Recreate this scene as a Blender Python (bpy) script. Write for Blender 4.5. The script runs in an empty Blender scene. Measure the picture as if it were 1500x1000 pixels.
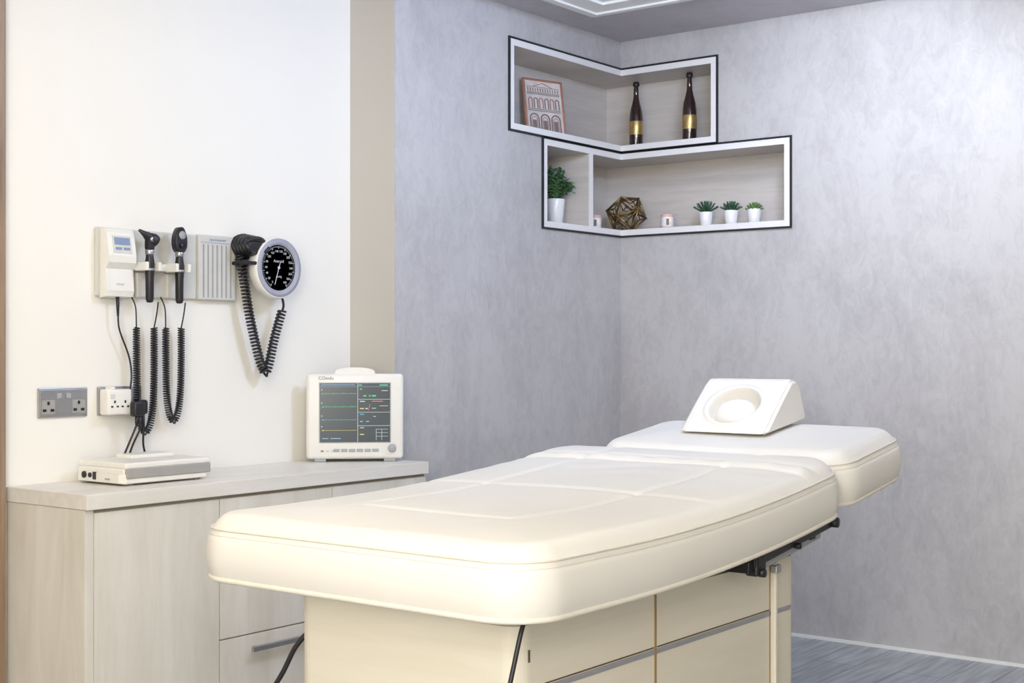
import bpy, bmesh, math, random
from mathutils import Vector, Matrix
random.seed(7)
scene = bpy.context.scene
scene.view_settings.view_transform = 'Standard'

# ------------------------------------------------------------------ materials
def new_mat(name):
    m = bpy.data.materials.new(name); m.use_nodes = True
    return m, m.node_tree, m.node_tree.nodes['Principled BSDF']

def mat(name, col, rough=0.5, metal=0.0, emit=0.0, ecol=None, coat=0.0, var=0.04, scale=30, bump=0.0, bscale=200):
    m, nt, p = new_mat(name)
    p.inputs['Roughness'].default_value = rough
    p.inputs['Metallic'].default_value = metal
    if coat: p.inputs['Coat Weight'].default_value = coat
    tc = nt.nodes.new('ShaderNodeTexCoord')
    n = nt.nodes.new('ShaderNodeTexNoise'); n.inputs['Scale'].default_value = scale; n.inputs['Detail'].default_value = 4
    nt.links.new(tc.outputs['Object'], n.inputs['Vector'])
    r = nt.nodes.new('ShaderNodeValToRGB')
    r.color_ramp.elements[0].position = 0.3; r.color_ramp.elements[1].position = 0.7
    r.color_ramp.elements[0].color = [c*(1-var) for c in col]+[1]
    r.color_ramp.elements[1].color = [min(1, c*(1+var)) for c in col]+[1]
    nt.links.new(n.outputs['Fac'], r.inputs['Fac'])
    nt.links.new(r.outputs['Color'], p.inputs['Base Color'])
    if emit:
        p.inputs['Emission Color'].default_value = list(ecol or col)+[1]
        p.inputs['Emission Strength'].default_value = emit
    if bump:
        n2 = nt.nodes.new('ShaderNodeTexNoise'); n2.inputs['Scale'].default_value = bscale
        nt.links.new(tc.outputs['Object'], n2.inputs['Vector'])
        b = nt.nodes.new('ShaderNodeBump'); b.inputs['Strength'].default_value = bump; b.inputs['Distance'].default_value = 0.002
        nt.links.new(n2.outputs['Fac'], b.inputs['Height']); nt.links.new(b.outputs['Normal'], p.inputs['Normal'])
    return m

def wood(name, c1, c2, stretch=(1, 1, 14), scale=3.0, rough=0.45):
    m, nt, p = new_mat(name)
    p.inputs['Roughness'].default_value = rough
    tc = nt.nodes.new('ShaderNodeTexCoord'); mp = nt.nodes.new('ShaderNodeMapping')
    mp.inputs['Scale'].default_value = stretch
    nt.links.new(tc.outputs['Object'], mp.inputs['Vector'])
    n = nt.nodes.new('ShaderNodeTexNoise'); n.inputs['Scale'].default_value = scale
    n.inputs['Detail'].default_value = 8; n.inputs['Roughness'].default_value = 0.65; n.inputs['Distortion'].default_value = 0.4
    nt.links.new(mp.outputs['Vector'], n.inputs['Vector'])
    r = nt.nodes.new('ShaderNodeValToRGB')
    r.color_ramp.elements[0].position = 0.32; r.color_ramp.elements[1].position = 0.68
    r.color_ramp.elements[0].color = list(c1)+[1]; r.color_ramp.elements[1].color = list(c2)+[1]
    nt.links.new(n.outputs['Fac'], r.inputs['Fac']); nt.links.new(r.outputs['Color'], p.inputs['Base Color'])
    return m

def plaster(name, c1, c2, rough=0.5):
    m, nt, p = new_mat(name)
    p.inputs['Roughness'].default_value = rough
    tc = nt.nodes.new('ShaderNodeTexCoord')
    a = nt.nodes.new('ShaderNodeTexNoise'); a.inputs['Scale'].default_value = 3.2; a.inputs['Detail'].default_value = 12; a.inputs['Roughness'].default_value = 0.72; a.inputs['Distortion'].default_value = 0.5
    b = nt.nodes.new('ShaderNodeTexNoise'); b.inputs['Scale'].default_value = 22; b.inputs['Detail'].default_value = 8; b.inputs['Roughness'].default_value = 0.75; b.inputs['Distortion'].default_value = 1.0
    mp = nt.nodes.new('ShaderNodeMapping'); mp.inputs['Scale'].default_value = (1, 1, 0.6)
    nt.links.new(tc.outputs['Object'], mp.inputs['Vector'])
    nt.links.new(mp.outputs['Vector'], a.inputs['Vector']); nt.links.new(mp.outputs['Vector'], b.inputs['Vector'])
    mx = nt.nodes.new('ShaderNodeMath'); mx.operation = 'MULTIPLY_ADD'; mx.inputs[1].default_value = 0.8
    nt.links.new(b.outputs['Fac'], mx.inputs[0]); nt.links.new(a.outputs['Fac'], mx.inputs[2])
    r = nt.nodes.new('ShaderNodeValToRGB')
    r.color_ramp.elements[0].position = 0.70; r.color_ramp.elements[1].position = 1.0
    r.color_ramp.elements[0].color = list(c1)+[1]; r.color_ramp.elements[1].color = list(c2)+[1]
    nt.links.new(mx.outputs[0], r.inputs['Fac']); nt.links.new(r.outputs['Color'], p.inputs['Base Color'])
    bp = nt.nodes.new('ShaderNodeBump'); bp.inputs['Strength'].default_value = 0.15; bp.inputs['Distance'].default_value = 0.003
    nt.links.new(b.outputs['Fac'], bp.inputs['Height']); nt.links.new(bp.outputs['Normal'], p.inputs['Normal'])
    return m

def floor_mat():
    m, nt, p = new_mat('grey_wood_floor')
    p.inputs['Roughness'].default_value = 0.35
    tc = nt.nodes.new('ShaderNodeTexCoord')
    br = nt.nodes.new('ShaderNodeTexBrick')
    br.inputs['Color1'].default_value = (0.33, 0.35, 0.365, 1); br.inputs['Color2'].default_value = (0.42, 0.44, 0.455, 1)
    br.inputs['Mortar'].default_value = (0.20, 0.21, 0.22, 1)
    br.inputs['Scale'].default_value = 1; br.inputs['Mortar Size'].default_value = 0.003
    br.inputs['Brick Width'].default_value = 1.2; br.inputs['Row Height'].default_value = 0.16
    nt.links.new(tc.outputs['Object'], br.inputs['Vector'])
    mp = nt.nodes.new('ShaderNodeMapping'); mp.inputs['Scale'].default_value = (2, 22, 1)
    nt.links.new(tc.outputs['Object'], mp.inputs['Vector'])
    n = nt.nodes.new('ShaderNodeTexNoise'); n.inputs['Scale'].default_value = 2; n.inputs['Detail'].default_value = 8
    nt.links.new(mp.outputs['Vector'], n.inputs['Vector'])
    r = nt.nodes.new('ShaderNodeValToRGB'); r.color_ramp.elements[0].position = 0.3; r.color_ramp.elements[1].position = 0.7
    r.color_ramp.elements[0].color = (0.6, 0.6, 0.6, 1); r.color_ramp.elements[1].color = (1.2, 1.2, 1.2, 1)
    nt.links.new(n.outputs['Fac'], r.inputs['Fac'])
    mx = nt.nodes.new('ShaderNodeMix'); mx.data_type = 'RGBA'; mx.blend_type = 'MULTIPLY'; mx.inputs[0].default_value = 1
    nt.links.new(br.outputs['Color'], mx.inputs[6]); nt.links.new(r.outputs['Color'], mx.inputs[7])
    nt.links.new(mx.outputs[2], p.inputs['Base Color'])
    return m

CREAM = mat('cream_paint', (0.86, 0.835, 0.77), 0.55, var=0.01, scale=2)
CREAM_SHADE = mat('shaded_cream_paint', (0.56, 0.53, 0.48), 0.6, var=0.01, scale=2)  # cream wall colour darkened: the return's shade is put into the paint
GREY = plaster('grey_microcement', (0.425, 0.41, 0.41), (0.53, 0.515, 0.51))
CEIL = plaster('grey_ceiling_plaster', (0.45, 0.425, 0.465), (0.52, 0.495, 0.535))
WHITE = mat('white_paint', (0.82, 0.82, 0.80), 0.5, var=0.01)
FLOOR = floor_mat()
DOORW = wood('brown_door_wood', (0.20, 0.13, 0.08), (0.34, 0.24, 0.16), (10, 10, 0.8), 3)
LEATHER = mat('white_leatherette', (0.82, 0.79, 0.725), 0.40, var=0.012, scale=8, bump=0.05, bscale=350)
PIPING = mat('cream_piping', (0.80, 0.75, 0.65), 0.45)
BASEW = wood('cream_base_wood', (0.75, 0.69, 0.56), (0.79, 0.74, 0.62), (1, 1, 10), 2.5)
CABW = wood('pale_oak_laminate', (0.65, 0.61, 0.53), (0.78, 0.75, 0.68), (5, 5, 0.8), 2.2)
TOPW = wood('pale_oak_countertop', (0.70, 0.665, 0.60), (0.80, 0.775, 0.72), (0.7, 8, 8), 2.4, 0.35)
CARC = mat('cabinet_carcass', (0.36, 0.32, 0.26), 0.7)
GAP = mat('dark_gap', (0.12, 0.09, 0.06), 0.8)
BROWNGAP = mat('brown_edge_strip', (0.35, 0.22, 0.09), 0.6)
STEEL = mat('brushed_steel', (0.45, 0.45, 0.46), 0.35, 0.9)
INLAY = mat('grey_inlay', (0.38, 0.38, 0.41), 0.4, 0.3)
BLACK = mat('black_plastic', (0.012, 0.012, 0.014), 0.4)
BLACKM = mat('black_metal', (0.03, 0.03, 0.034), 0.4, 0.5)
WPLAST = mat('white_plastic', (0.80, 0.78, 0.72), 0.35, var=0.01)
GPLAST = mat('grey_plastic', (0.36, 0.37, 0.38), 0.45, var=0.02)
LGPLAST = mat('light_grey_plastic', (0.60, 0.59, 0.55), 0.45, var=0.02)
SLOT = mat('slot_grey', (0.34, 0.33, 0.31), 0.6)
SHELFI = wood('shelf_greige_wood', (0.56, 0.52, 0.48), (0.66, 0.62, 0.58), (1, 1, 12), 3)
SHELFW = mat('shelf_white_edge', (0.82, 0.81, 0.80), 0.45, var=0.01)
SHELFK = mat('shelf_black_edge', (0.015, 0.015, 0.02), 0.5)
CERAM = mat('white_ceramic', (0.85, 0.85, 0.85), 0.25, coat=0.4, var=0.01)
SOIL = mat('soil', (0.05, 0.035, 0.02), 0.9, var=0.3)
LEAF = mat('green_leaf', (0.05, 0.13, 0.04), 0.5, var=0.5, scale=40)
LEAF2 = mat('succulent_leaf', (0.05, 0.12, 0.07), 0.45, var=0.4, scale=60)
LEAF3 = mat('succulent_leaf_bright', (0.14, 0.25, 0.09), 0.45, var=0.3, scale=60)
BOTTLE = mat('dark_brown_glass', (0.025, 0.010, 0.010), 0.12, coat=0.8)
GOLD = mat('gold_label', (0.50, 0.36, 0.14), 0.35, 0.7, var=0.2, scale=60)
BRASS = mat('aged_brass', (0.26, 0.18, 0.08), 0.35, 0.85, var=0.2)
COPPER = mat('copper', (0.62, 0.32, 0.22), 0.35, 0.8)
PAPER = mat('print_paper', (0.66, 0.60, 0.57), 0.7, var=0.12, scale=25)
INK = mat('print_ink', (0.24, 0.19, 0.18), 0.8)
INK2 = mat('print_red_ink', (0.42, 0.24, 0.20), 0.8)
PINKW = mat('pink_candle', (0.75, 0.50, 0.46), 0.5)
DIAL = mat('navy_dial', (0.035, 0.042, 0.08), 0.35)
RIM = mat('lavender_grey_rim', (0.36, 0.37, 0.44), 0.4)
LABEL = mat('white_marking', (0.65, 0.66, 0.70), 0.5, var=0.0)
LCD = mat('blue_lcd', (0.20, 0.27, 0.42), 0.25)
SCREEN = mat('screen_off_black', (0.01, 0.01, 0.012), 0.2, emit=1.0, ecol=(0.055, 0.070, 0.075))
def em(n, c, s=1.0): return mat(n, (0.02, 0.02, 0.02), 0.5, emit=s, ecol=c)
E_G = em('trace_green', (0.10, 0.6, 0.3)); E_C = em('trace_cyan', (0.15, 0.45, 0.65)); E_Y = em('trace_yellow', (0.6, 0.55, 0.2))
E_W = em('screen_white', (0.6, 0.7, 0.75)); E_B = em('screen_blue', (0.25, 0.4, 0.6)); E_R = em('trace_red', (0.7, 0.25, 0.2))
LAMPM = mat('downlight_diffuser', (0.9, 0.9, 0.9), 0.5, emit=12, ecol=(1, 0.97, 0.95))
FILLPANE = mat('added_fill_pane', (0.8, 0.8, 0.8), 0.6, emit=1.5, ecol=(1, 0.97, 0.93))  # glowing pane of the window added behind the camera

# ------------------------------------------------------------------ builder
class B:
    def __init__(s, name):
        s.name = name; s.v = []; s.f = []; s.m = []; s.s = []; s.mats = []
    def add(s, vs, fs, mt, smooth=False, M=None):
        if mt not in s.mats: s.mats.append(mt)
        mi = s.mats.index(mt); o = len(s.v)
        for v in vs:
            v = Vector(v)
            if M is not None: v = M @ v
            s.v.append(v)
        for f in fs:
            s.f.append([i+o for i in f]); s.m.append(mi); s.s.append(smooth)
    def box(s, lo, hi, mt, bev=0.0, M=None, seg=2):
        x0, y0, z0 = lo; x1, y1, z1 = hi
        vs = [(x0,y0,z0),(x1,y0,z0),(x1,y1,z0),(x0,y1,z0),(x0,y0,z1),(x1,y0,z1),(x1,y1,z1),(x0,y1,z1)]
        fs = [(0,3,2,1),(4,5,6,7),(0,1,5,4),(1,2,6,5),(2,3,7,6),(3,0,4,7)]
        if bev <= 0: s.add(vs, fs, mt, False, M); return
        bm = bmesh.new(); bv = [bm.verts.new(v) for v in vs]
        for f in fs: bm.faces.new([bv[i] for i in f])
        bmesh.ops.bevel(bm, geom=bm.edges[:], offset=bev, segments=seg, affect='EDGES', profile=0.5)
        bm.verts.index_update()
        s.add([v.co.copy() for v in bm.verts], [[v.index for v in f.verts] for f in bm.faces], mt, seg > 2, M)
        bm.free()
    def prism(s, poly, z0, z1, mt, M=None, smooth=False):
        n = len(poly)
        vs = [(x, y, z0) for x, y in poly]+[(x, y, z1) for x, y in poly]
        fs = [list(range(n))[::-1], list(range(n, 2*n))]
        s.add(vs, fs, mt, False, M)
        s.add(vs, [(i, (i+1) % n, n+(i+1) % n, n+i) for i in range(n)], mt, smooth, M)
    def lathe(s, prof, mt, M=None, n=32, smooth=True, caps=True):
        vs = []; fs = []
        for r, z in prof:
            for i in range(n):
                a = 2*math.pi*i/n; vs.append((r*math.cos(a), r*math.sin(a), z))
        for k in range(len(prof)-1):
            for i in range(n):
                j = (i+1) % n; fs.append((k*n+i, k*n+j, (k+1)*n+j, (k+1)*n+i))
        s.add(vs, fs, mt, smooth, M)
        if caps:
            s.add(vs[:n], [list(range(n))[::-1]], mt, False, M)
            s.add(vs[-n:], [list(range(n))], mt, False, M)
    def tube(s, pts, r, mt, n=8, closed=False, M=None):
        P = [Vector(p) for p in pts]; N = len(P)
        rs = r if isinstance(r, (list, tuple)) else [r]*N
        vs = []; fs = []; up = None
        for i in range(N):
            if closed: t = P[(i+1) % N]-P[i-1]
            else: t = P[min(i+1, N-1)]-P[max(i-1, 0)]
            if t.length < 1e-9: t = Vector((0, 0, 1))
            t.normalize()
            if up is None:
                up = Vector((0, 1, 0)) if abs(t.y) < 0.8 else Vector((1, 0, 0))
            up = up - t*up.dot(t); up.normalize()
            b = t.cross(up)
            for k in range(n):
                a = 2*math.pi*k/n
                vs.append(P[i]+(up*math.cos(a)+b*math.sin(a))*rs[i])
        for i in range(N if closed else N-1):
            j = (i+1) % N
            for k in range(n):
                l = (k+1) % n; fs.append((i*n+k, i*n+l, j*n+l, j*n+k))
        s.add(vs, fs, mt, True, M)
        if not closed:
            s.add(vs[:n], [list(range(n))[::-1]], mt, False, M); s.add(vs[-n:], [list(range(n))], mt, False, M)
    def done(s, origin=None):
        me = bpy.data.meshes.new(s.name)
        if origin is None:
            xs = [v.x for v in s.v]; ys = [v.y for v in s.v]; zs = [v.z for v in s.v]
            origin = Vector(((min(xs)+max(xs))/2, (min(ys)+max(ys))/2, min(zs)))
        origin = Vector(origin)
        me.from_pydata([v-origin for v in s.v], [], s.f)
        for m in s.mats: me.materials.append(m)
        me.polygons.foreach_set('material_index', s.m); me.polygons.foreach_set('use_smooth', s.s)
        me.update(); me.validate()
        bm = bmesh.new(); bm.from_mesh(me); bmesh.ops.remove_doubles(bm, verts=bm.verts, dist=1e-6)
        bmesh.ops.recalc_face_normals(bm, faces=bm.faces[:]); bm.to_mesh(me); bm.free()
        ob = bpy.data.objects.new(s.name, me); ob.location = origin
        scene.collection.objects.link(ob); return ob

def rrect(x0, x1, y0, y1, r, n=8):
    pts = []
    for cx, cy, a0 in ((x1-r, y1-r, 0), (x0+r, y1-r, 90), (x0+r, y0+r, 180), (x1-r, y0+r, 270)):
        for i in range(n+1):
            a = math.radians(a0+90*i/n); pts.append((cx+r*math.cos(a), cy+r*math.sin(a)))
    return pts

def smooth_path(ctrl, per=16):
    C = [Vector(c) for c in ctrl]; out = []
    for i in range(len(C)-1):
        p0 = C[max(i-1, 0)]; p1 = C[i]; p2 = C[i+1]; p3 = C[min(i+2, len(C)-1)]
        for k in range(per):
            t = k/per
            out.append(0.5*((2*p1)+(-p0+p2)*t+(2*p0-5*p1+4*p2-p3)*t*t+(-p0+3*p1-3*p2+p3)*t*t*t))
    out.append(C[-1]); return out

def coil(b, ctrl, R, r, pitch, mt, per=8):
    path = smooth_path(ctrl, 30)
    L = [0]
    for i in range(1, len(path)): L.append(L[-1]+(path[i]-path[i-1]).length)
    n = int(L[-1]/pitch*per); pts = []; k = 0
    for i in range(n+1):
        d = L[-1]*i/n
        while k < len(L)-2 and L[k+1] < d: k += 1
        f = (d-L[k])/max(1e-9, L[k+1]-L[k]); p = path[k].lerp(path[k+1], f)
        t = (path[k+1]-path[k]).normalized(); y = Vector((0, 1, 0)); y = (y-t*y.dot(t)).normalized(); bb = t.cross(y)
        a = 2*math.pi*i/per
        pts.append(p+(y*math.cos(a)+bb*math.sin(a))*R)
    b.tube(pts, r, mt, 6)

def text(parent, name, body, loc, rot, size, mt):
    cu = bpy.data.curves.new(name, 'FONT'); cu.body = body; cu.size = size; cu.align_x = 'CENTER'; cu.align_y = 'CENTER'
    cu.materials.append(mt); ob = bpy.data.objects.new(name, cu); scene.collection.objects.link(ob)
    ob.parent = parent; ob.location = Vector(loc)-parent.location; ob.rotation_euler = rot
    return ob
FACE = (math.radians(90), 0, 0)

# ------------------------------------------------------------------ room
YC, YG, XR, H = 3.55, 3.33, 5.147, 2.515
XS = 3.667
b = B('floor'); b.box((-1.6, -2.1, -0.1), (5.5, 3.7, 0), FLOOR); b.done((0, 0, 0))
b = B('ceiling'); b.box((-1.6, -2.1, H), (5.5, 3.7, H+0.1), CEIL); b.done((0, 0, 0))
b = B('wall_left'); b.box((-1.6, YC, 0), (XS, YC+0.1, H), CREAM); b.done((0, 0, 0))
b = B('wall_return'); b.box((XS, YG+0.002, 0), (XS+0.06, YC+0.1, H), CREAM_SHADE); b.done((0, 0, 0))  # return face in the darker cream, its shade painted in
b = B('wall_rear')
xs = [XS+0.0005, 4.337, 4.561, XR]; zs = [0, 1.656, 2.026, 2.397, H]
for i in range(3):
    for j in range(4):
        x0, x1, z0, z1 = xs[i], xs[i+1], zs[j], zs[j+1]
        if (j == 2 and i >= 1) or (j == 1 and i >= 2): continue
        b.box((x0, YG, z0), (x1, YG+0.3, z1), GREY)
b.done((0, 0, 0))
b = B('wall_right')
ys = [-2.1, 2.513, 2.851, 3.63]
for i in range(3):
    for j in range(4):
        if (j == 2 and i >= 2) or (j == 1 and i >= 1): continue
        b.box((XR, ys[i], zs[j]), (XR+0.3, ys[i+1], zs[j+1]), GREY)
b.done((0, 0, 0))
b = B('wall_front'); b.box((-1.6, -2.1, 0), (XR, -2.0, H), CREAM); b.done((0, 0, 0))
b = B('wall_entry'); b.box((-1.6, -2.0, 0), (-1.5, YC, H), CREAM); b.done((0, 0, 0))
b = B('added_fill_window_1')  # unseen window, added to go with the fill light behind the camera
b.box((-1.5, -0.85, 0.60), (-1.485, 1.65, 2.30), FILLPANE)
for y in (-0.90, 0.38, 1.65): b.box((-1.5, y, 0.55), (-1.46, y+0.05, 2.35), WHITE, 0.003)
for z in (0.55, 2.30): b.box((-1.5, -0.90, z), (-1.46, 1.70, z+0.05), WHITE, 0.003)
b.done()
b = B('baseboard_right'); b.box((XR-0.006, -2.0, 0), (XR, YG, 0.012), WHITE); b.done()
b = B('baseboard_rear'); b.box((XS, YG-0.006, 0), (XR-0.006, YG, 0.012), WHITE); b.done()
b = B('trim_1')
def ring(x0, x1, y0, y1, w, z0, z1):
    b.box((x0, y0, z0), (x1, y0+w, z1), WHITE); b.box((x0, y1-w, z0), (x1, y1, z1), WHITE)
    b.box((x0, y0+w, z0), (x0+w, y1-w, z1), WHITE); b.box((x1-w, y0+w, z0), (x1, y1-w, z1), WHITE)
ring(-1.0, 4.64, -1.5, 3.14, 0.035, H-0.014, H)
ring(-0.965, 4.605, -1.465, 3.105, 0.03, H-0.026, H)
ring(-0.935, 4.575, -1.435, 3.075, 0.09, H-0.018, H)
b.box((-0.845, -1.345, H-0.008), (4.485, 2.985, H), WHITE)
b.done()
b = B('trim_2')
b.box((2.13, YC-0.03, 0), (2.245, YC, 2.25), DOORW, 0.004); b.box((1.14, YC-0.03, 0), (1.255, YC, 2.25), DOORW, 0.004)
b.box((1.14, YC-0.03, 2.15), (2.245, YC, 2.25), DOORW, 0.004)
b.done()
b = B('door_1')
b.box((1.257, YC-0.022, 0.005), (2.128, YC-0.001, 2.148), DOORW, 0.003)
b.tube([(1.33, YC-0.02, 1.0), (1.33, YC-0.06, 1.0), (1.35, YC-0.065, 1.0), (1.45, YC-0.065, 1.0)], 0.009, STEEL)
b.done()

# ------------------------------------------------------------------ niche shelf
b = B('corner_wall_shelf')
P = 0.22; T = 0.025
def niche(xl, yr, z0, z1, dividers=()):
    for za, zb_ in ((z0, z0+T), (z1-T, z1)):
        b.box((xl, YG, za), (XR+P, YG+P, zb_), SHELFI); b.box((XR, yr, za), (XR+P, YG, zb_), SHELFI)
    b.box((xl, YG+P, z0), (XR+P+0.01, YG+P+0.01, z1), SHELFI)
    b.box((XR+P, yr, z0), (XR+P+0.01, YG+P, z1), SHELFI)
    b.box((xl, YG, z0+T), (xl+T, YG+P, z1-T), SHELFI); b.box((XR, yr, z0+T), (XR+P, yr+T, z1-T), SHELFI)
    f = 0.006; k = 0.008; fk = 0.008
    for za, zb_ in ((z0, z0+T), (z1-T, z1)):
        b.box((xl, YG-f, za), (XR-f, YG, zb_), SHELFW); b.box((XR-f, yr, za), (XR, YG, zb_), SHELFW)
    b.box((xl, YG-f, z0+T), (xl+T, YG, z1-T), SHELFW); b.box((XR-f, yr, z0+T), (XR, yr+T, z1-T), SHELFW)
    for d in dividers:
        b.box((d, YG-f, z0+T), (d+T, YG, z1-T), SHELFW); b.box((d, YG, z0+T), (d+T, YG+P, z1-T), SHELFI)
    for za, zb_ in ((z0-k, z0), (z1, z1+k)):
        b.box((xl-k, YG-fk, za), (XR-fk, YG, zb_), SHELFK); b.box((XR-fk, yr-k, za), (XR, YG, zb_), SHELFK)
    b.box((xl-k, YG-fk, z0), (xl, YG, z1), SHELFK); b.box((XR-fk, yr-k, z0), (XR, yr, z1), SHELFK)
niche(4.337, 2.851, 2.032, 2.390)
niche(4.561, 2.513, 1.660, 2.020, (4.895,))
b.done()
SU = 2.032+T; SL = 1.660+T

# ------------------------------------------------------------------ shelf decor
def bottle(x, y, z, h):
    b = B('decorative_bottle')
    p = [(0.001,0),(0.029,0),(0.031,0.01),(0.031,0.14*h/0.31),(0.027,0.175*h/0.31),(0.019,0.205*h/0.31),(0.0125,0.235*h/0.31),(0.0105,0.29*h/0.31),(0.014,0.292*h/0.31),(0.014,0.308*h/0.31),(0.001,h)]
    M = Matrix.Translation((x, y, z)); b.lathe(p, BOTTLE, M, 32)
    b.lathe([(0.0312,0.060),(0.0320,0.063),(0.0320,0.118),(0.0312,0.121)], GOLD, M, 32, caps=False)
    b.lathe([(0.0142,0.288*h/0.31),(0.0148,0.29*h/0.31),(0.0148,0.3*h/0.31),(0.0142,0.302*h/0.31)], BLACKM, M, 24)
    b.done()
bottle(5.26, 3.322, SU, 0.300); bottle(5.26, 3.048, SU, 0.308)

b = B('picture_frame')
W, Hh = 0.205, 0.255
M = Matrix.Translation((4.757, 3.445, SU+0.001)) @ Matrix.Rotation(math.radians(-18), 4, 'Z') @ Matrix.Rotation(math.radians(-9), 4, 'X')
for lo, hi in (((-W/2,0,0),(W/2,0.014,0.008)), ((-W/2,0,Hh-0.008),(W/2,0.014,Hh)), ((-W/2,0,0.008),(-W/2+0.008,0.014,Hh-0.008)), ((W/2-0.008,0,0.008),(W/2,0.014,Hh-0.008))):
    b.box(lo, hi, COPPER, 0.002, M)
b.box((-W/2+0.006, 0.006, 0.006), (W/2-0.006, 0.010, Hh-0.006), PAPER, 0, M)
def arch(cx, z0, w, h, mt, r=0.0018):
    pts = [(cx-w/2, 0.005, z0)]+[(cx-w/2*math.cos(math.pi*i/12), 0.005, z0+h+w/2*math.sin(math.pi*i/12)) for i in range(13)]+[(cx+w/2, 0.005, z0)]
    b.tube(pts, r, mt, 5, M=M)
for cx in (-0.056, 0, 0.056):
    arch(cx, 0.02, 0.044, 0.060, INK, 0.003); arch(cx, 0.02, 0.028, 0.055, INK2, 0.0015)
    b.box((cx-0.010, 0.0045, 0.02), (cx+0.010, 0.006, 0.075), INK, 0, M)
for z in (0.115, 0.122, 0.188, 0.194): b.box((-0.085, 0.0045, z), (0.085, 0.006, z+0.003), INK, 0, M)
for i in range(6): arch(-0.07+i*0.028, 0.128, 0.018, 0.035, INK if i % 2 else INK2, 0.0024)
for i in range(13): b.box((-0.08+i*0.013, 0.0045, 0.200), (-0.0765+i*0.013, 0.006, 0.216), INK, 0, M)
b.box((-0.085, 0.0045, 0.22), (0.085, 0.006, 0.222), INK2, 0, M)
b.tube([(-0.05, 0.005, 0.222), (0, 0.005, 0.24), (0.05, 0.005, 0.222)], 0.0014, INK, 5, M=M)
b.tube([(0.0, 0.014, 0.15), (0.0, 0.055, 0.012)], 0.004, BLACKM, 6, M=M)
b.done()

def pot(b, M, r0, r1, h):
    b.lathe([(0.001,0),(r0-0.002,0),(r0,0.002),(r1,h-0.002),(r1-0.001,h),(r1-0.004,h),(r1-0.005,h-0.008)], CERAM, M, 32)
    b.lathe([(0.001,h-0.008),(r1-0.004,h-0.006)], SOIL, M, 24)
def leaf(b, o, d, L, w, mt, thick=0.0, droop=0.15):
    d = Vector(d).normalized(); s = d.cross(Vector((0, 0, 1)))
    if s.length < 0.05: s = Vector((1, 0, 0))
    s.normalize(); u = s.cross(d); o = Vector(o); vs = []; fs = []
    N = 5
    for i in range(N+1):
        t = i/N; ww = w*math.sin(math.pi*min(1, 0.12+0.88*t))**0.8 if t < 1 else 0.0002; c = o+d*L*t-Vector((0, 0, 1))*droop*L*t*t
        vs += [c-s*ww, c-u*(w*0.25+thick), c+s*ww, c+u*thick]
    for i in range(N):
        for k in range(4):
            fs.append((i*4+k, i*4+(k+1) % 4, i*4+4+(k+1) % 4, i*4+4+k))
    b.add(vs, fs, mt, True)
b = B('potted_plant'); px, py = 4.805, 3.44
pot(b, Matrix.Translation((px, py, SL)), 0.030, 0.041, 0.115)
for i in range(46):
    a = random.uniform(0, 6.28); el = random.uniform(-0.05, 1.45); R = random.uniform(0.045, 0.090)
    tip = Vector((px+R*math.cos(a)*math.cos(el), py+R*math.sin(a)*math.cos(el), SL+0.152+R*1.15*math.sin(el)))
    st = smooth_path([(px, py, SL+0.1), ((px+tip.x)/2, (py+tip.y)/2, (SL+0.12+tip.z)/2+0.005), tip], 4)
    b.tube(st, 0.001, LEAF, 4)
    for p in st[2:]:
        for k in range(3):
            d = Vector((random.uniform(-1, 1), random.uniform(-1, 1), random.uniform(-0.4, 1)))
            leaf(b, p, d, random.uniform(0.018, 0.028), 0.007, random.choice((LEAF, LEAF, LEAF2, LEAF3)), 0.0006)
b.done()
def succ(x, y, mt, kind, n):
    b = B('succulent_plant'); pot(b, Matrix.Translation((x, y, SL)), 0.024, 0.031, 0.066)
    L, w = {'spiky': (0.062, 0.0046), 'agave': (0.052, 0.0088), 'rosette': (0.040, 0.0100)}[kind]
    els = {'spiky': (0.5, 0.85, 1.15, 1.45), 'agave': (0.45, 0.85, 1.2, 1.5), 'rosette': (0.25, 0.6, 0.95, 1.35)}[kind]
    for ringi in range(4):
        el = els[ringi]; m = n-2*ringi
        for i in range(m):
            a = 6.28*i/m+ringi*0.4; d = (math.cos(a)*math.cos(el), math.sin(a)*math.cos(el), math.sin(el))
            leaf(b, (x, y, SL+0.06), d, L*(1-0.04*ringi), w, mt, 0.002, 0.0)
    b.done()
succ(5.25, 2.961, LEAF2, 'spiky', 13); succ(5.25, 2.839, LEAF2, 'agave', 11); succ(5.25, 2.729, LEAF3, 'rosette', 11)
def candle(x, y):
    b = B('scented_candle'); M = Matrix.Translation((x, y, SL))
    b.lathe([(0.001,0),(0.026,0),(0.028,0.003),(0.028,0.066),(0.026,0.068),(0.024,0.060),(0.001,0.060)], PINKW, M, 28)
    b.lathe([(0.0282,0.012),(0.0286,0.013),(0.0286,0.052),(0.0282,0.053)], CERAM, M, 28, caps=False)
    Mr = M @ Matrix.Rotation(math.radians(215), 4, 'Z')
    b.box((0.0275, -0.006, 0.018), (0.0295, 0.006, 0.046), INK, 0, Mr); b.box((0.0245, 0.009, 0.03), (0.0285, 0.013, 0.05), GOLD, 0, Mr)
    b.tube([(x, y, SL+0.06), (x, y, SL+0.067)], 0.0008, BLACK, 5)
    b.done()
candle(5.085, 3.425); candle(5.24, 3.149)
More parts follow.
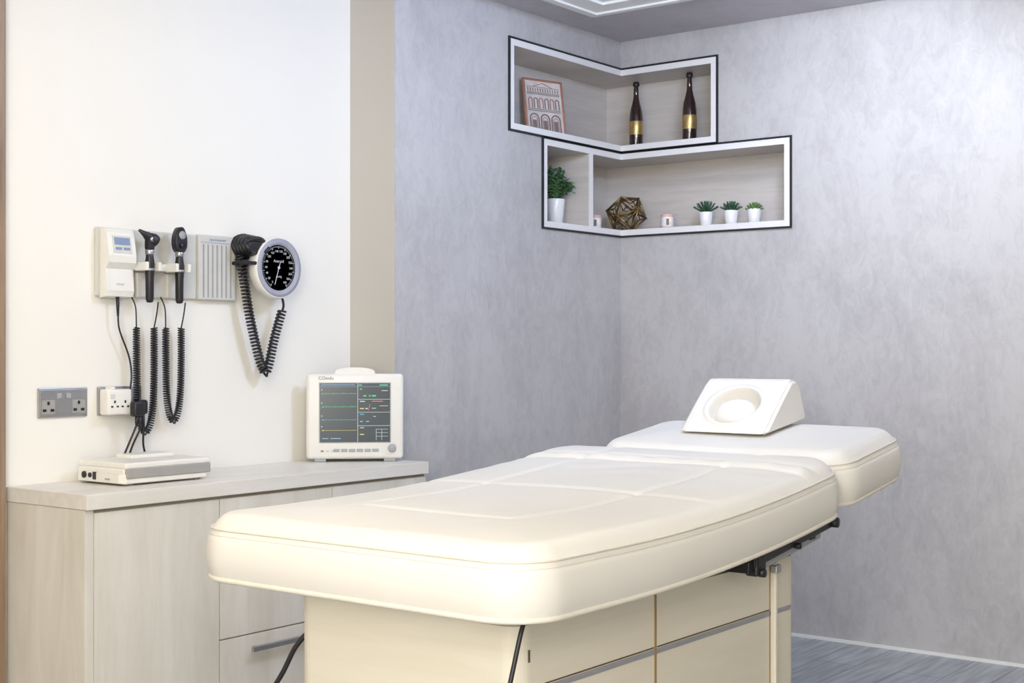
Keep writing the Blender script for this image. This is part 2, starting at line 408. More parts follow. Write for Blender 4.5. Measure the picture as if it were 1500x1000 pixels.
# open dodecahedron / icosahedron wire frame (flat facets, straight bars)
b = B('geometric_wire_ornament')
bm = bmesh.new(); bmesh.ops.create_icosphere(bm, subdivisions=1, radius=0.089)
bm.faces.ensure_lookup_table(); bm.normal_update()
f0 = bm.faces[0]; Rm = Matrix.Rotation(0.35, 3, 'Z') @ f0.normal.rotation_difference(Vector((0, 0, -1))).to_matrix()
zmin = min((Rm @ v.co).z for v in bm.verts); oc = Vector((5.215, 3.345, SL-zmin+0.005))
for e in bm.edges: b.tube([(Rm @ v.co)+oc for v in e.verts], 0.0048, BRASS, 6)
for f in bm.faces:      # inner bars from each facet centre to its corners
    c = Rm @ (f.calc_center_median()*1.04)+oc
    for v in f.verts: b.tube([c, (Rm @ v.co)+oc], 0.0026, BRASS, 6)
for v in bm.verts:
    b.lathe([(0.0002,-0.0062),(0.0045,-0.0042),(0.0062,0),(0.0045,0.0042),(0.0002,0.0062)], BRASS, Matrix.Translation((Rm @ v.co)+oc), 10)
bm.free(); b.done()

# ------------------------------------------------------------------ treatment bed
def zoff(x):
    if x < 2.4: return 0.0
    if x < 3.5: return 0.08*((x-2.4)/1.1)**2
    return 0.08+0.14*(x-3.5)
def cushion(b, x0, x1, y0, y1, zb, zt, r, puff, groove, step=0.0085, bulge=0.014, edge=0.030, w=0.045):
    a, c = (x1-x0)/2, (y1-y0)/2; cx0, cy0 = (x0+x1)/2, (y0+y1)/2
    nx, ny = int(2*a/step), int(2*c/step); vs = []; fs = []
    def mp(px, py):
        qx, qy = abs(px)-(a-r), abs(py)-(c-r)
        if qx > 0 and qy > 0:
            m = max(qx, qy); l = math.hypot(qx, qy); k = m/l
            return (math.copysign(a-r+qx*k, px), math.copysign(c-r+qy*k, py))
        return px, py
    for i in range(nx+1):
        for j in range(ny+1):
            px, py = -a+2*a*i/nx, -c+2*c*j/ny
            e = min(a-abs(px), c-abs(py)); X, Y = mp(px, py); X += cx0; Y += cy0
            z = zt-edge*max(0, 1-e/w)**2.2+puff*(1-math.exp(-e/0.10))
            z += groove(X, Y)*min(1, e/0.05)
            vs.append((X, Y, z+zoff(X)))
    id = lambda i, j: i*(ny+1)+j
    for i in range(nx):
        for j in range(ny): fs.append((id(i,j), id(i+1,j), id(i+1,j+1), id(i,j+1)))
    loop = [id(i, 0) for i in range(nx)]+[id(nx, j) for j in range(ny)]+[id(i, ny) for i in range(nx, 0, -1)]+[id(0, j) for j in range(ny, 0, -1)]
    nor = []
    for k in loop:
        X, Y = vs[k][0]-cx0, vs[k][1]-cy0
        qx, qy = max(0, abs(X)-(a-r)), max(0, abs(Y)-(c-r))
        n = Vector((math.copysign(qx, X), math.copysign(qy, Y), 0)); nor.append(n.normalized())
    L = len(loop); K = 20; prev = loop; ztop = zt-edge; base = [(vs[k][0], vs[k][1]) for k in loop]
    def side(t):
        z = ztop+(zb-ztop)*t
        o = bulge*math.sin(math.pi*min(1, t*1.0))**0.6
        o -= 0.003*math.exp(-((t-0.10)/0.03)**2)
        return z, o
    for q in range(1, K+1):
        z, o = side(q/K); cur = []
        if q == K: o = 0
        for k in range(L):
            X = base[k][0]+nor[k].x*o; Y = base[k][1]+nor[k].y*o
            cur.append(len(vs)); vs.append((X, Y, z+zoff(X)))
        for k in range(L):
            l = (k+1) % L; fs.append((prev[k], prev[l], cur[l], cur[k]))
        prev = cur
    fs.append(prev[::-1])
    b.add(vs, fs, LEATHER, True)
    for z, o, rr in ((zb+0.002, 0.003, 0.0065), (ztop+0.002, 0.001, 0.0030), (side(0.10)[0], side(0.10)[1]+0.0004, 0.0016)):
        pts = [(base[k][0]+nor[k].x*o, base[k][1]+nor[k].y*o, z+zoff(base[k][0])) for k in range(L)]
        b.tube(pts, rr, PIPING, 8, True)
def g_line(d, w, dep): return -dep*math.exp(-(d/w)**2)
def groove_body(x, y):
    z = g_line(x-3.30, 0.011, 0.008)+g_line(x-2.86, 0.012, 0.0045)+g_line(x-3.375, 0.011, 0.006)
    z += 0.005*math.exp(-((x-3.340)/0.018)**2)*(1+0.4*math.sin(y*60))
    if x > 2.36:
        f = min(1, (x-2.36)/0.02)
        z += f*(g_line(y-1.80, 0.012, 0.0045)+g_line(y-2.27, 0.012, 0.0045))
    if 1.80 < y < 2.27: z += g_line(x-2.36, 0.012, 0.0045)
    z += 0.0022*math.sin(x*9+y*5)*math.sin(y*7-x*3)
    z += 0.0012*math.sin(x*45+3*math.sin(y*12))*math.exp(-((x-3.22)/0.12)**2)
    return z
b = B('treatment_bed')
cushion(b, 2.08, 3.532, 1.557, 2.515, 0.641, 0.783, 0.11, 0.016, groove_body)
cushion(b, 3.545, 3.985, 1.575, 2.40, 0.641, 0.782, 0.09, 0.014, lambda x, y: 0.0015*math.sin(x*12+y*9), bulge=0.018)
b.prism(rrect(2.20, 3.46, 1.67, 2.30, 0.045), 0.06, 0.605, BASEW, smooth=False)
b.prism(rrect(2.26, 3.40, 1.73, 2.215, 0.03), 0.0, 0.06, GPLAST)
b.box((2.17, 1.64, 0.02), (3.49, 2.33, 0.07), BASEW, 0.008)
b.box((2.28, 1.72, 0.605), (3.10, 2.25, 0.6425), BASEW, 0.003)
ys_ = 1.67
def sidebox(x0, x1, z0, z1, mt, pr=0.0015): b.box((x0, ys_-pr, z0), (x1, ys_+0.002, z1), mt)
sidebox(2.25, 2.72, 0.462, 0.474, INLAY); sidebox(2.732, 3.42, 0.462, 0.474, INLAY)
sidebox(2.722, 2.730, 0.08, 0.605, BROWNGAP)
sidebox(3.296, 3.300, 0.08, 0.605, BROWNGAP); b.box((3.303, 1.655, 0.09), (3.316, 1.672, 0.60), PIPING, 0.003)
b.box((3.296, 1.648, 0.575), (3.325, 1.668, 0.596), STEEL, 0.003)
sidebox(2.238, 2.243, 0.53, 0.555, GAP)
sidebox(2.734, 3.294, 0.476, 0.479, GAP, 0.001); sidebox(2.25, 2.72, 0.476, 0.479, GAP, 0.001)
def bar(p0, p1, hw, hh, mt):
    p0 = Vector(p0); p1 = Vector(p1); d = p1-p0; ang = math.atan2(d.z, d.x)
    b.box((0, -hw, -hh), (d.length, hw, hh), mt, 0.003, Matrix.Translation(p0) @ Matrix.Rotation(-ang, 4, 'Y'))
bar((3.07, 1.60, 0.637), (3.53, 1.60, 0.694), 0.006, 0.015, BLACKM)
bar((3.07, 2.40, 0.637), (3.53, 2.40, 0.694), 0.006, 0.015, BLACKM)
bar((3.14, 1.615, 0.622), (3.48, 1.615, 0.665), 0.006, 0.014, GPLAST)
b.box((3.05, 1.60, 0.610), (3.08, 2.40, 0.640), BLACKM, 0.003); b.box((3.40, 1.60, 0.655), (3.43, 2.40, 0.680), BLACKM, 0.003)
b.box((3.075, 1.590, 0.600), (3.125, 1.625, 0.650), BLACKM, 0.006)
for xx, zz, rr in ((3.53, 0.690, 0.014), (3.10, 0.608, 0.011), (3.30, 0.652, 0.008)):
    b.lathe([(0.001,-0.012),(rr-0.002,-0.012),(rr,-0.008),(rr,0.008),(0.001,0.01)], BLACK, Matrix.Translation((xx, 1.590, zz)) @ Matrix.Rotation(math.radians(90), 4, 'X'), 18)
for yy in (1.80, 2.22): bar((3.38, yy, 0.672), (3.85, yy, 0.730), 0.012, 0.010, BLACKM)
bar((3.08, 1.9, 0.62), (3.42, 1.9, 0.665), 0.012, 0.012, BLACKM); bar((3.08, 2.15, 0.62), (3.42, 2.15, 0.665), 0.012, 0.012, BLACKM)
b.tube(smooth_path([(2.20, 1.63, 0.645), (2.145, 1.612, 0.630), (2.10, 1.61, 0.524), (2.0, 1.61, 0.26), (1.92, 1.61, 0.006), (1.8, 1.63, 0.006)], 10), 0.0050, BLACK)
b.tube(smooth_path([(2.32, 2.24, 0.60), (2.25, 2.335, 0.490), (2.22, 2.385, 0.388), (2.14, 2.50, 0.18), (2.08, 2.60, 0.006), (2.05, 2.72, 0.006)], 10), 0.0060, BLACK)
b.done()

# face pillow wedge
b = B('face_rest_pillow')
prof = [(3.690,0.908),(3.872,1.070),(3.918,1.068),(3.972,0.946)]
def roundpoly(pts, r, dens):
    out = []; n = len(pts)
    for i in range(n):
        p = Vector(pts[i]); a = (Vector(pts[i-1])-p).normalized(); c = (Vector(pts[(i+1) % n])-p).normalized()
        for k in range(9):
            t = k/8; out.append(((1-t)**2)*(p+a*r[i])+2*t*(1-t)*p+t*t*(p+c*r[i]))
        q = Vector(pts[(i+1) % n]); s = p+c*r[i]; e = q-c*r[(i+1) % n]
        m = dens[i]
        for k in range(1, m): out.append(s.lerp(e, k/m))
    return out
pr = roundpoly(prof, (0.012, 0.022, 0.020, 0.016), (80, 3, 10, 14))
cen = Vector((3.86, 0.972)); S0 = Vector(prof[0]); sd = (Vector(prof[1])-S0); SL_ = sd.length; sd.normalize(); sn = Vector((-sd.y, sd.x))
NY = 110; vs = []; fs = []; hw = 0.148; yc = 2.03
for j in range(NY+1):
    yy = -hw+2*hw*j/NY
    e = hw-abs(yy); k = 1-0.12*max(0, 1-e/0.028)**2.2
    for p in pr:
        q = cen+(p-cen)*k
        rel = p-S0; s_ = rel.dot(sd); dn = abs(rel.dot(sn))
        if dn < 0.004 and 0.01 < s_ < SL_:
            qq = math.hypot(yy/0.084, (s_-0.118)/0.076)
            if qq < 1:
                bowl = -0.045*(1-max(0, (qq-0.82)/0.18)**1.8)
                qp = math.hypot(yy/0.072, (s_-0.108)/0.058)
                dome = 0.043*(1-qp**5)**0.5 if qp < 1 else 0.0
                d = min(0.002, bowl+dome)
            else: d = 0.006*math.exp(-((qq-1.10)/0.10)**2)
            d += 0.006*math.sin(math.pi*min(1, max(0, s_/SL_)))*math.cos(yy/hw*1.4)
            q = q+sn*d
        vs.append((q.x, yc+yy, q.y))
n = len(pr)
for j in range(NY):
    for i in range(n): fs.append((j*n+i, j*n+(i+1) % n, (j+1)*n+(i+1) % n, (j+1)*n+i))
fs.append(list(range(n))); fs.append([NY*n+i for i in range(n)])
b.add(vs, fs[:-2], LEATHER, True); b.add(vs, fs[-2:], LEATHER, False)
for sgn in (-1, 1):
    b.tube([((cen+(p-cen)*0.975).x, yc+sgn*(hw-0.011), (cen+(p-cen)*0.975).y) for p in pr], 0.0022, PIPING, 6, True)
b.done()

# ------------------------------------------------------------------ cabinet
b = B('storage_cabinet')
X0, X1, Y0, Y1, ZT = 2.262, 3.665, 3.168, 3.548, 0.769
b.box((X0, Y0, ZT-0.042), (X1, Y1, ZT), TOPW, 0.002)
b.box((X0+0.004, Y0+0.022, 0.0), (X1, Y1, ZT-0.042), CARC)
b.box((X0+0.002, Y0+0.0125, 0.0), (X0+0.030, Y1, ZT-0.043), CABW, 0.001)
yf = Y0+0.012
def front(x0, x1, z0, z1): b.box((x0, yf, z0), (x1, yf+0.018, z1), CABW, 0.0012)
ft = ZT-0.052
front(X0+0.032, 2.731, 0.03, ft)
front(2.735, 3.201, 0.300, ft); front(2.735, 3.201, 0.03, 0.296)
front(3.205, X1-0.002, 0.300, ft); front(3.205, X1-0.002, 0.03, 0.296)
def handle(xa, xb, z):
    b.box((xa, yf-0.030, z-0.008), (xb, yf-0.018, z+0.008), STEEL, 0.002)
    for x in (xa+0.02, xb-0.03): b.box((x, yf-0.020, z-0.005), (x+0.01, yf+0.002, z+0.005), STEEL)
handle(2.84, 3.10, 0.256); handle(3.31, 3.57, 0.256)
b.done()

# ------------------------------------------------------------------ patient monitor
th = math.radians(-46)
M = Matrix.Translation((3.495, 3.360, ZT)) @ Matrix.Rotation(th, 4, 'Z') @ Matrix.Diagonal((1, 1, 1.04, 1))
b = B('patient_monitor')
def xz(poly, y0, y1, mt, smooth=False):
    Mx = M @ Matrix(((1,0,0,0),(0,0,1,0),(0,1,0,0),(0,0,0,1)))
    b.prism(poly, y0, y1, mt, Mx, smooth)
w2 = 0.168
b.box((-w2, -0.006, 0.010), (w2, 0.035, 0.295), WPLAST, 0.013, M, 4)
b.box((-w2+0.016, 0.03, 0.016), (w2-0.016, 0.10, 0.280), WPLAST, 0.02, M, 3)
arc = [(-0.085, 0.285)]+[(-0.07*math.cos(math.pi*i/14), 0.294+0.022*math.sin(math.pi*i/14)**0.6) for i in range(15)]+[(0.085, 0.285)]
xz(arc, 0.002, 0.032, WPLAST)
for sx in (-0.12, 0.12): b.box((sx-0.02, 0.0, 0.0), (sx+0.02, 0.09, 0.014), GPLAST, 0.003, M)
b.box((-0.124, -0.0075, 0.064), (0.124, -0.004, 0.266), GPLAST, 0.001, M)
b.box((-0.121, -0.0085, 0.067), (0.121, -0.006, 0.263), SCREEN, 0, M)
sx0, sz0 = -0.121, 0.067
def scr(u0, v0, u1, v1, mt, d=0.0092): b.box((sx0+u0*0.242, -d, sz0+(1-v1)*0.196), (sx0+u1*0.242, -0.008, sz0+(1-v0)*0.196), mt, 0, M)
scr(0.02, 0.02, 0.50, 0.032, E_B); scr(0.55, 0.02, 0.60, 0.04, E_G); scr(0.85, 0.02, 0.97, 0.04, E_G)
scr(0.535, 0.0, 0.541, 1.0, E_W); scr(0, 0.055, 1, 0.060, E_B)
for v in (0.27, 0.49, 0.72): scr(0.542, v, 1.0, v+0.006, E_W)
for v, m_ in ((0.175, E_G), (0.40, E_G), (0.62, E_C), (0.80, E_Y)):
    pts = []
    for i in range(61):
        u = 0.03+0.49*i/60; ph = (i % 15)
        dz = {6: 0.006, 7: -0.003, 10: 0.003}.get(ph, 0) if m_ is E_G else 0.0015*math.sin(i*0.9) * (m_ is not E_Y)
        pts.append((sx0+u*0.242, -0.009, sz0+(1-v)*0.196+dz*0.6))
    b.tube(pts, 0.0007, m_, 5, M=M)
    scr(0.02, v-0.075, 0.035, v-0.055, E_W); scr(0.03, v-0.01, 0.05, v+0.012, m_)
for (u0, v0, u1, v1, m_) in ((0.57,0.09,0.60,0.11,E_G),(0.62,0.20,0.66,0.225,E_G),(0.70,0.20,0.72,0.225,E_G),(0.74,0.20,0.80,0.225,E_G),(0.88,0.12,0.97,0.13,E_W),
    (0.57,0.30,0.64,0.315,E_W),(0.74,0.30,0.90,0.312,E_R),(0.57,0.42,0.63,0.44,E_Y),(0.65,0.42,0.68,0.44,E_W),(0.85,0.38,0.97,0.39,E_Y),(0.74,0.42,0.80,0.43,E_W),
    (0.57,0.52,0.63,0.535,E_C),(0.57,0.64,0.61,0.66,E_C),(0.66,0.64,0.70,0.66,E_C),(0.76,0.56,0.80,0.57,E_W),
    (0.57,0.75,0.63,0.765,E_Y),(0.57,0.86,0.63,0.88,E_Y),(0.80,0.78,0.97,0.785,E_W),(0.80,0.84,0.97,0.845,E_W),(0.80,0.90,0.97,0.905,E_W),(0.80,0.78,0.805,0.97,E_W),(0.88,0.78,0.885,0.97,E_W),
    (0.03,0.93,0.12,0.945,E_B),(0.15,0.93,0.3,0.945,E_B)): scr(u0, v0, u1, v1, m_)
b.tube([(sx0+0.69*0.242, -0.009, sz0+0.54*0.196), (sx0+0.715*0.242, -0.009, sz0+0.64*0.196)], 0.001, E_R, 5, M=M)
for i in range(6): b.box((-0.075+i*0.027, -0.0085, 0.034), (-0.053+i*0.027, -0.005, 0.044), GPLAST, 0.001, M)
for i in range(3): b.box((-0.118+i*0.018, -0.008, 0.034), (-0.108+i*0.018, -0.005, 0.040), INK2 if i == 0 else LGPLAST, 0.001, M)
b.lathe([(0.001,0),(0.014,0),(0.014,0.010),(0.012,0.012),(0.001,0.012)], GPLAST, M @ Matrix.Translation((0.128, -0.004, 0.046)) @ Matrix.Rotation(math.radians(90), 4, 'X'), 24)
mon = b.done()
def mtext(body, lx, lz, size, mt):
    t = text(mon, 'logo_'+body.lower(), body, (0, 0, 0), (math.radians(90), 0, th), size, mt)
    t.location = (M @ Vector((lx, -0.0066, lz)))-mon.location
mtext('COmdu', -0.10, 0.280, 0.016, GAP)

# ------------------------------------------------------------------ ECG recorder box
b = B('ecg_recorder')
b.box((2.470, 3.285, ZT+0.004), (2.770, 3.505, ZT+0.050), WPLAST, 0.006)
b.prism([(2.462,3.300),(2.475,3.280),(2.765,3.280),(2.778,3.300),(2.778,3.49),(2.765,3.51),(2.475,3.51),(2.462,3.49)], ZT+0.008, ZT+0.034, WPLAST)
b.box((2.474, 3.276, ZT+0.020), (2.781, 3.44, ZT+0.050), SLOT, 0.004)
b.box((2.472, 3.280, ZT+0.048), (2.781, 3.505, ZT+0.066), WPLAST, 0.005)
b.box((2.60, 3.42, ZT+0.06), (2.76, 3.50, ZT+0.076), WPLAST, 0.005)
Mx = Matrix.Rotation(math.radians(-90), 4, 'Y')
for yy, r in ((3.46, 0.010), (3.432, 0.007)):
    b.lathe([(0.001,0),(r,0),(r,0.006),(r*0.6,0.008),(0.001,0.008)], BLACK, Matrix.Translation((2.464, yy, ZT+0.026)) @ Mx, 20)
b.box((2.459, 3.405, ZT+0.014), (2.464, 3.418, ZT+0.036), BLACK); b.box((2.459, 3.34, ZT+0.016), (2.464, 3.36, ZT+0.020), GPLAST)
for x in (2.49, 2.74):
    for y in (3.30, 3.48): b.box((x, y, ZT), (x+0.02, y+0.015, ZT+0.01), GPLAST)
b.done()

# ------------------------------------------------------------------ wall diagnostic station
b = B('wall_diagnostic_station')
Y = YC
b.box((2.558, Y-0.014, 1.322), (2.943, Y, 1.532), LGPLAST, 0.005)
prf = [(Y-0.010,1.318),(Y-0.040,1.322),(Y-0.046,1.340),(Y-0.040,1.405),(Y-0.056,1.425),(Y-0.058,1.445),(Y-0.045,1.515),(Y-0.036,1.528),(Y-0.010,1.530)]
Mp = Matrix(((0,0,1,0),(1,0,0,0),(0,1,0,0),(0,0,0,1)))
b.prism(prf, 2.572, 2.672, WPLAST, Mp)
b.prism([(y-0.0012 if y < Y-0.02 else y, z) for y, z in prf], 2.583, 2.661, WPLAST, Mp)
Ml = Matrix.Translation((2.622, Y-0.0535, 1.478)) @ Matrix.Rotation(math.radians(-10.5), 4, 'X')
b.box((-0.034, -0.0015, -0.026), (0.034, 0.003, 0.028), LGPLAST, 0.001, Ml)
b.box((-0.028, -0.003, 0.0), (0.028, 0.003, 0.022), LCD, 0.0005, Ml)
for i in range(2): b.box((-0.026+i*0.030, -0.003, -0.016), (-0.004+i*0.030, 0.002, -0.008), LCD, 0.0005, Ml)
b.box((2.655, Y-0.040, 1.405), (2.890, Y-0.010, 1.428), WPLAST, 0.004)
for xc in (2.715, 2.830):
    for dx in (-0.030, 0.018): b.box((xc+dx, Y-0.088, 1.403), (xc+dx+0.012, Y-0.030, 1.430), WPLAST, 0.003)
    b.box((xc-0.026, Y-0.05, 1.403), (xc+0.026, Y-0.036, 1.430), WPLAST, 0.003)
    b.box((xc-0.020, Y-0.030, 1.322), (xc+0.020, Y-0.010, 1.40), LGPLAST, 0.004)
b.box((2.942, Y-0.026, 1.322), (3.098, Y, 1.533), LGPLAST, 0.004)
for i in range(7): b.box((2.958+i*0.019, Y-0.0272, 1.330), (2.963+i*0.019, Y-0.025, 1.502), SLOT, 0)
b.box((2.95, Y-0.0272, 1.508), (3.09, Y-0.025, 1.510), GPLAST)
def handle_inst(xc, head):
    yh = Y-0.066; M0 = Matrix.Translation((xc, yh, 0))
    b.lathe([(0.001,1.305),(0.009,1.306),(0.0125,1.315),(0.0130,1.38),(0.0145,1.40),(0.0145,1.43),(0.012,1.445),(0.011,1.470),(0.001,1.472)], BLACK, M0, 20)
    b.lathe([(0.0150,1.404),(0.0152,1.405),(0.0152,1.410),(0.0150,1.411)], STEEL, M0, 20)
    b.lathe([(0.0115,1.452),(0.0135,1.455),(0.0135,1.466),(0.0115,1.469)], STEEL, M0, 20)
    if head == 'oto':
        Mh = Matrix.Translation((xc-0.004, yh, 1.508)) @ Matrix.Rotation(math.radians(-62), 4, 'Y')
        b.lathe([(0.001,-0.030),(0.019,-0.030),(0.021,-0.026),(0.021,-0.014),(0.015,-0.004),(0.013,0.008),(0.009,0.018),(0.004,0.040),(0.001,0.041)], BLACK, Mh, 24)
        b.box((xc-0.012, yh-0.012, 1.468), (xc+0.012, yh+0.012, 1.520), BLACK, 0.005)
        b.lathe([(0.001,0),(0.008,0),(0.008,0.004),(0.001,0.004)], STEEL, Matrix.Translation((xc, yh-0.012, 1.50)) @ Matrix.Rotation(math.radians(90), 4, 'X'), 16)
    else:
        pts = []
        for i in range(28):
            a = 2*math.pi*i/28; pts.append((0.021*math.cos(a)*(1-0.18*math.sin(a)), 1.505+0.041*math.sin(a)))
        Mz = Matrix.Translation((xc, yh-0.013, 0)) @ Matrix(((1,0,0,0),(0,0,1,0),(0,1,0,0),(0,0,0,1)))
        b.prism(pts, 0, 0.026, BLACK, Mz, True)
        Md = Matrix.Translation((xc, yh-0.013, 1.520)) @ Matrix.Rotation(math.radians(90), 4, 'X')
        b.lathe([(0.001,0),(0.013,0),(0.013,0.004),(0.001,0.004)], GPLAST, Md, 20)
        b.lathe([(0.001,0),(0.009,0),(0.009,0.006),(0.001,0.006)], BLACKM, Matrix.Translation((xc, yh-0.013, 1.488)) @ Matrix.Rotation(math.radians(90), 4, 'X'), 20)
handle_inst(2.715, 'oto'); handle_inst(2.830, 'oph')
def cordset(xa, xb, zbot):
    yy = Y-0.040; xm = (xa+xb)/2; zc = 1.228; hx = (xb-xa)/2
    b.tube(smooth_path([(xa-0.004, Y-0.02, 1.325), (xa-0.003, yy, 1.29), (xa, yy, zc)], 8), 0.0022, BLACK)
    b.tube(smooth_path([(xb, yy, zc), (xb+0.002, yy-0.01, 1.27), (xb-0.003, Y-0.064, 1.308)], 8), 0.0022, BLACK)
    c = [(xa, yy, zc), (xa+0.001, yy, (zc+zbot)/2+0.04), (xa+hx*0.12, yy, zbot+0.085), (xa+hx*0.48, yy, zbot+0.022), (xm, yy, zbot), (xb-hx*0.48, yy, zbot+0.022), (xb-hx*0.12, yy, zbot+0.085), (xb, yy, (zc+zbot)/2+0.04), (xb, yy, zc)]
    coil(b, c, 0.0095, 0.0025, 0.0074, BLACK)
cordset(2.685, 2.752, 0.905); cordset(2.797, 2.858, 0.935)
b.tube([(2.622, Y-0.03, 1.322), (2.622, Y-0.032, 1.300), (2.623, Y-0.032, 1.262)], [0.006, 0.0055, 0.0035], BLACK, 10)
b.tube(smooth_path([(2.623, Y-0.032, 1.265), (2.630, Y-0.03, 1.22), (2.668, Y-0.025, 1.14), (2.678, Y-0.025, 1.08), (2.667, Y-0.030, 1.02), (2.665, Y-0.045, 0.995)], 10), 0.0027, BLACK)
st = b.done()
text(st, 'panel_label', 'SpecDispenser', (3.02, Y-0.0276, 1.519), FACE, 0.012, LCD)
text(st, 'charger_label', 'charger', (2.620, Y-0.049, 1.36), FACE, 0.010, GPLAST)

# ------------------------------------------------------------------ sphygmomanometer gauge
b = B('wall_sphygmomanometer')
gx, gz = 3.223, 1.435; Mg = Matrix.Translation((gx, YC, gz)) @ Matrix.Rotation(math.radians(90), 4, 'X')
b.lathe([(0.001,0),(0.055,0),(0.055,0.03),(0.085,0.045),(0.101,0.060),(0.105,0.072),(0.105,0.090),(0.102,0.099),(0.099,0.101),(0.096,0.094)], WPLAST, Mg, 64)
b.lathe([(0.099,0.096),(0.098,0.102),(0.080,0.103),(0.0765,0.096)], RIM, Mg, 64, caps=False)
b.lathe([(0.001,0.0962),(0.078,0.0962)], DIAL, Mg, 64)
def dialbox(a, r0, r1, hw, mt, d=0.0972):
    Ma = Matrix.Translation((gx, YC-d, gz)) @ Matrix.Rotation(a, 4, 'Y')
    b.box((-hw, -0.0004, r0), (hw, 0.0006, r1), mt, 0, Ma)
for i in range(61):
    a = math.radians(-150+5*i); dialbox(a, 0.068 if i % 5 else 0.064, 0.073, 0.0004 if i % 5 else 0.0008, LABEL)
dialbox(math.radians(-162), -0.018, 0.060, 0.0010, LABEL, 0.099)
b.lathe([(0.001,0),(0.005,0),(0.005,0.003),(0.001,0.003)], LABEL, Matrix.Translation((gx, YC-0.097, gz)) @ Matrix.Rotation(math.radians(90), 4, 'X'), 16)
b.box((3.08, YC-0.10, 1.44), (3.15, YC, 1.452), BLACKM, 0.003)
for k in range(5):
    pts = []
    for i in range(24):
        a = 2*math.pi*i/24; pts.append((3.128+0.046*math.cos(a), YC-0.03-0.016*k+0.006*math.sin(3*a), 1.503+(0.036-0.003*k)*math.sin(a)))
    b.tube(pts, 0.008, BLACK, 8, True)
b.box((3.090, YC-0.095, 1.470), (3.165, YC-0.002, 1.537), BLACK, 0.015, seg=3)
b.tube(smooth_path([(3.125, YC-0.05, 1.45), (3.11, YC-0.05, 1.43), (3.105, YC-0.05, 1.40)], 6), 0.006, BLACK)
coil(b, [(3.085, YC-0.055, 1.470), (3.105, YC-0.055, 1.40), (3.135, YC-0.052, 1.27), (3.175, YC-0.05, 1.14), (3.196, YC-0.05, 1.095), (3.208, YC-0.05, 1.082), (3.222, YC-0.05, 1.11), (3.245, YC-0.05, 1.19), (3.268, YC-0.052, 1.26), (3.278, YC-0.055, 1.292)], 0.0130, 0.0040, 0.0118, BLACK)
b.tube(smooth_path([(3.278, YC-0.055, 1.290), (3.280, YC-0.06, 1.31), (3.268, YC-0.065, 1.335), (3.25, YC-0.06, 1.345)], 8), 0.0042, BLACK)
g = b.done()
for i, n_ in enumerate(range(0, 301, 20)):
    a = math.radians(-150+20*i); text(g, 'dial_number_%d' % n_, str(n_), (gx+0.056*math.sin(a), YC-0.0975, gz+0.056*math.cos(a)), FACE, 0.0105, LABEL)
text(g, 'dial_unit', 'mmHg', (gx, YC-0.0975, gz-0.030), FACE, 0.010, LABEL)
text(g, 'dial_title', 'Aneroid', (gx, YC-0.0975, gz+0.022), FACE, 0.014, LABEL)

# ------------------------------------------------------------------ sockets
def socket(x0, x1, z0, z1):
    b = B('wall_socket'); b.box((x0, YC-0.008, z0), (x1, YC, z1), STEEL, 0.003); b.box((x0+0.006, YC-0.0095, z0+0.006), (x1-0.006, YC-0.007, z1-0.006), STEEL, 0.001)
    xm = (x0+x1)/2; zt = z1-0.020
    for dx in (-0.016, 0.016): b.box((xm+dx-0.008, YC-0.013, zt-0.012), (xm+dx+0.008, YC-0.009, zt+0.004), GPLAST, 0.002)
    for s_ in (-1, 1):
        cx = xm+s_*0.052; b.box((cx-0.022, YC-0.0102, z0+0.012), (cx+0.022, YC-0.009, z0+0.052), SLOT, 0)
        b.box((cx-0.004, YC-0.0108, z0+0.038), (cx+0.004, YC-0.010, z0+0.048), BLACK)
        for d in (-0.013, 0.013): b.box((cx+d-0.006, YC-0.0108, z0+0.018), (cx+d+0.006, YC-0.010, z0+0.026), BLACK)
    return b.done()
socket(2.363, 2.531, 0.960, 1.048); socket(2.568, 2.730, 0.960, 1.048)
b = B('plug_adapter')
b.box((2.572, YC-0.052, 0.962), (2.660, YC-0.008, 1.040), WPLAST, 0.006, seg=3)
b.box((2.582, YC-0.054, 1.012), (2.596, YC-0.050, 1.026), LABEL, 0.001)
for i in range(2):
    for d in (0, 0.02): b.box((2.583+i*0.038+d, YC-0.0525, 0.985), (2.591+i*0.038+d, YC-0.051, 0.990), BLACK)
    b.box((2.594+i*0.038, YC-0.0525, 0.998), (2.600+i*0.038, YC-0.051, 1.006), BLACK)
b.box((2.585, YC-0.05, 1.038), (2.60, YC-0.02, 1.048), WPLAST, 0.002)
b.done()
b = B('power_plug')
b.box((2.648, YC-0.082, 0.955), (2.690, YC-0.053, 1.003), BLACK, 0.008, seg=3)
b.box((2.694, YC-0.045, 0.960), (2.728, YC-0.009, 1.005), BLACK, 0.008, seg=3)
for pts in ([(2.665, YC-0.07, 0.958), (2.662, YC-0.07, 0.93), (2.640, YC-0.06, 0.87), (2.628, YC-0.030, 0.80), (2.630, YC-0.020, ZT+0.004)],
            [(2.675, YC-0.07, 0.958), (2.676, YC-0.07, 0.92), (2.660, YC-0.05, 0.86), (2.650, YC-0.020, ZT+0.004)],
            [(2.708, YC-0.04, 0.963), (2.704, YC-0.05, 0.92), (2.712, YC-0.04, 0.86), (2.745, YC-0.025, 0.80), (2.760, YC-0.020, ZT+0.004)]):
    b.tube(smooth_path(pts, 10), 0.0032, BLACK)
    b.tube([pts[0], pts[1]], [0.007, 0.0045], BLACK, 10)
b.done()

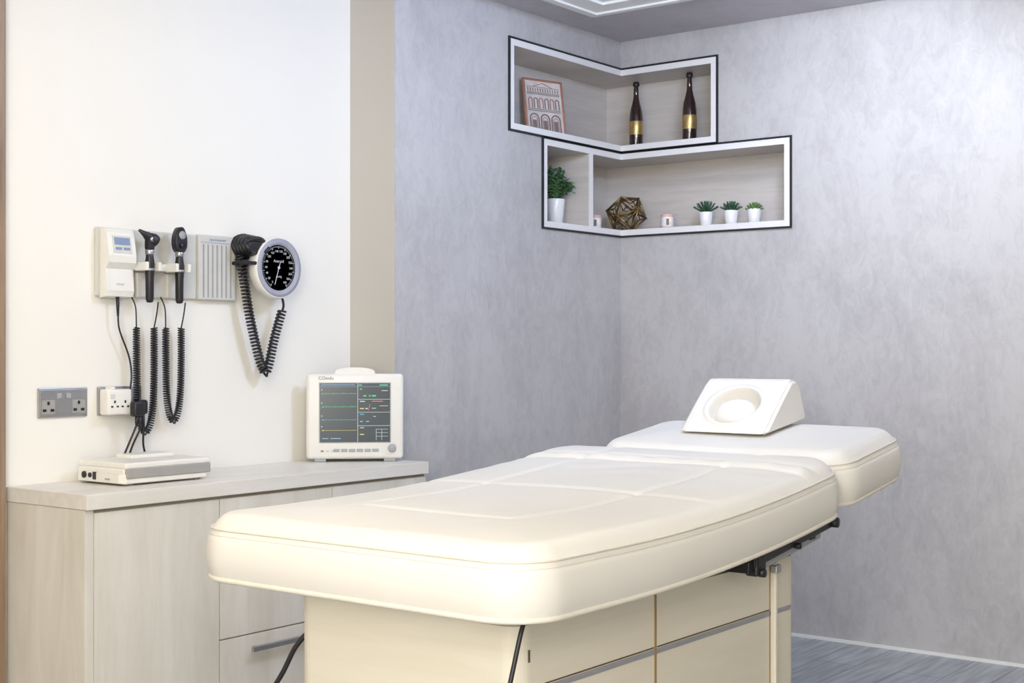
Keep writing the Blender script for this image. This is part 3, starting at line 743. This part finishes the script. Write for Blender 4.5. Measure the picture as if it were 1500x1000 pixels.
# ------------------------------------------------------------------ lights
def downlight(x, y, power, col, size=85, blend=0.9, aim=None, soft=0.12):
    b = B('ceiling_downlight'); M = Matrix.Translation((x, y, H-0.008))
    b.lathe([(0.050,0.0),(0.062,0.0),(0.062,-0.004),(0.048,-0.008),(0.046,-0.001)], WHITE, M, 32)
    b.lathe([(0.001,-0.0015),(0.046,-0.0015)], LAMPM, M, 32)
    o = b.done((x, y, H))
    l = bpy.data.lights.new('downlight_lamp', 'SPOT'); l.energy = power; l.color = col; l.spot_size = math.radians(size); l.spot_blend = blend; l.shadow_soft_size = soft
    lo = bpy.data.objects.new('downlight_lamp', l); scene.collection.objects.link(lo); lo.parent = o; lo.location = (0, 0, -0.05)
    if aim: lo.rotation_euler = (Vector(aim)-Vector((x, y, H-0.05))).to_track_quat('-Z', 'Y').to_euler()
downlight(4.22, 1.95, 46, (0.84, 0.89, 1.0), 115, 1.0, (5.147, 2.15, 1.9))
downlight(4.22, 0.85, 54, (0.84, 0.89, 1.0), 115, 1.0, (5.147, 1.0, 1.9))
def area(name, loc, aim, sx, sy, power, col):
    l = bpy.data.lights.new(name, 'AREA'); l.shape = 'RECTANGLE'; l.size = sx; l.size_y = sy; l.energy = power; l.color = col
    o = bpy.data.objects.new(name, l); scene.collection.objects.link(o); o.location = loc
    o.rotation_euler = (Vector(aim)-Vector(loc)).to_track_quat('-Z', 'Y').to_euler()
area('added_fill_warm', (1.6, 2.2, H-0.05), (2.0, 2.9, 0), 1.4, 0.9, 25, (1, 0.90, 0.75))  # unseen warm area light, added to brighten bed and cream wall
area('added_fill_room', (0.2, 0.2, H-0.05), (0.9, 0.9, 0), 2.2, 2.2, 95, (1, 0.94, 0.85))  # unseen overhead fill, added to lift the whole room
area('added_fill_cool', (3.5, 1.7, H-0.06), (4.2, 3.4, 1.9), 0.5, 0.5, 34, (0.52, 0.66, 1.0))  # unseen cool area light, added to turn the rear wall bluish
area('added_fill_back', (-1.42, 0.4, 1.45), (2.5, 2.2, 1.0), 2.4, 1.6, 110, (1.0, 0.95, 0.88))  # soft fill added behind the camera to brighten faces turned towards it
w = bpy.data.worlds.new('room_world'); scene.world = w; w.use_nodes = True
w.node_tree.nodes['Background'].inputs[0].default_value = (0.8, 0.85, 1, 1); w.node_tree.nodes['Background'].inputs[1].default_value = 0.3

# ------------------------------------------------------------------ camera
cd = bpy.data.cameras.new('camera'); cd.sensor_width = 36; cd.lens = 48.65; cd.shift_y = 0.0067; cd.clip_start = 0.05
co = bpy.data.objects.new('camera', cd); scene.collection.objects.link(co)
co.location = (0, 0, 1.164); co.rotation_euler = (math.radians(90), 0, math.radians(-52.6))
scene.camera = co
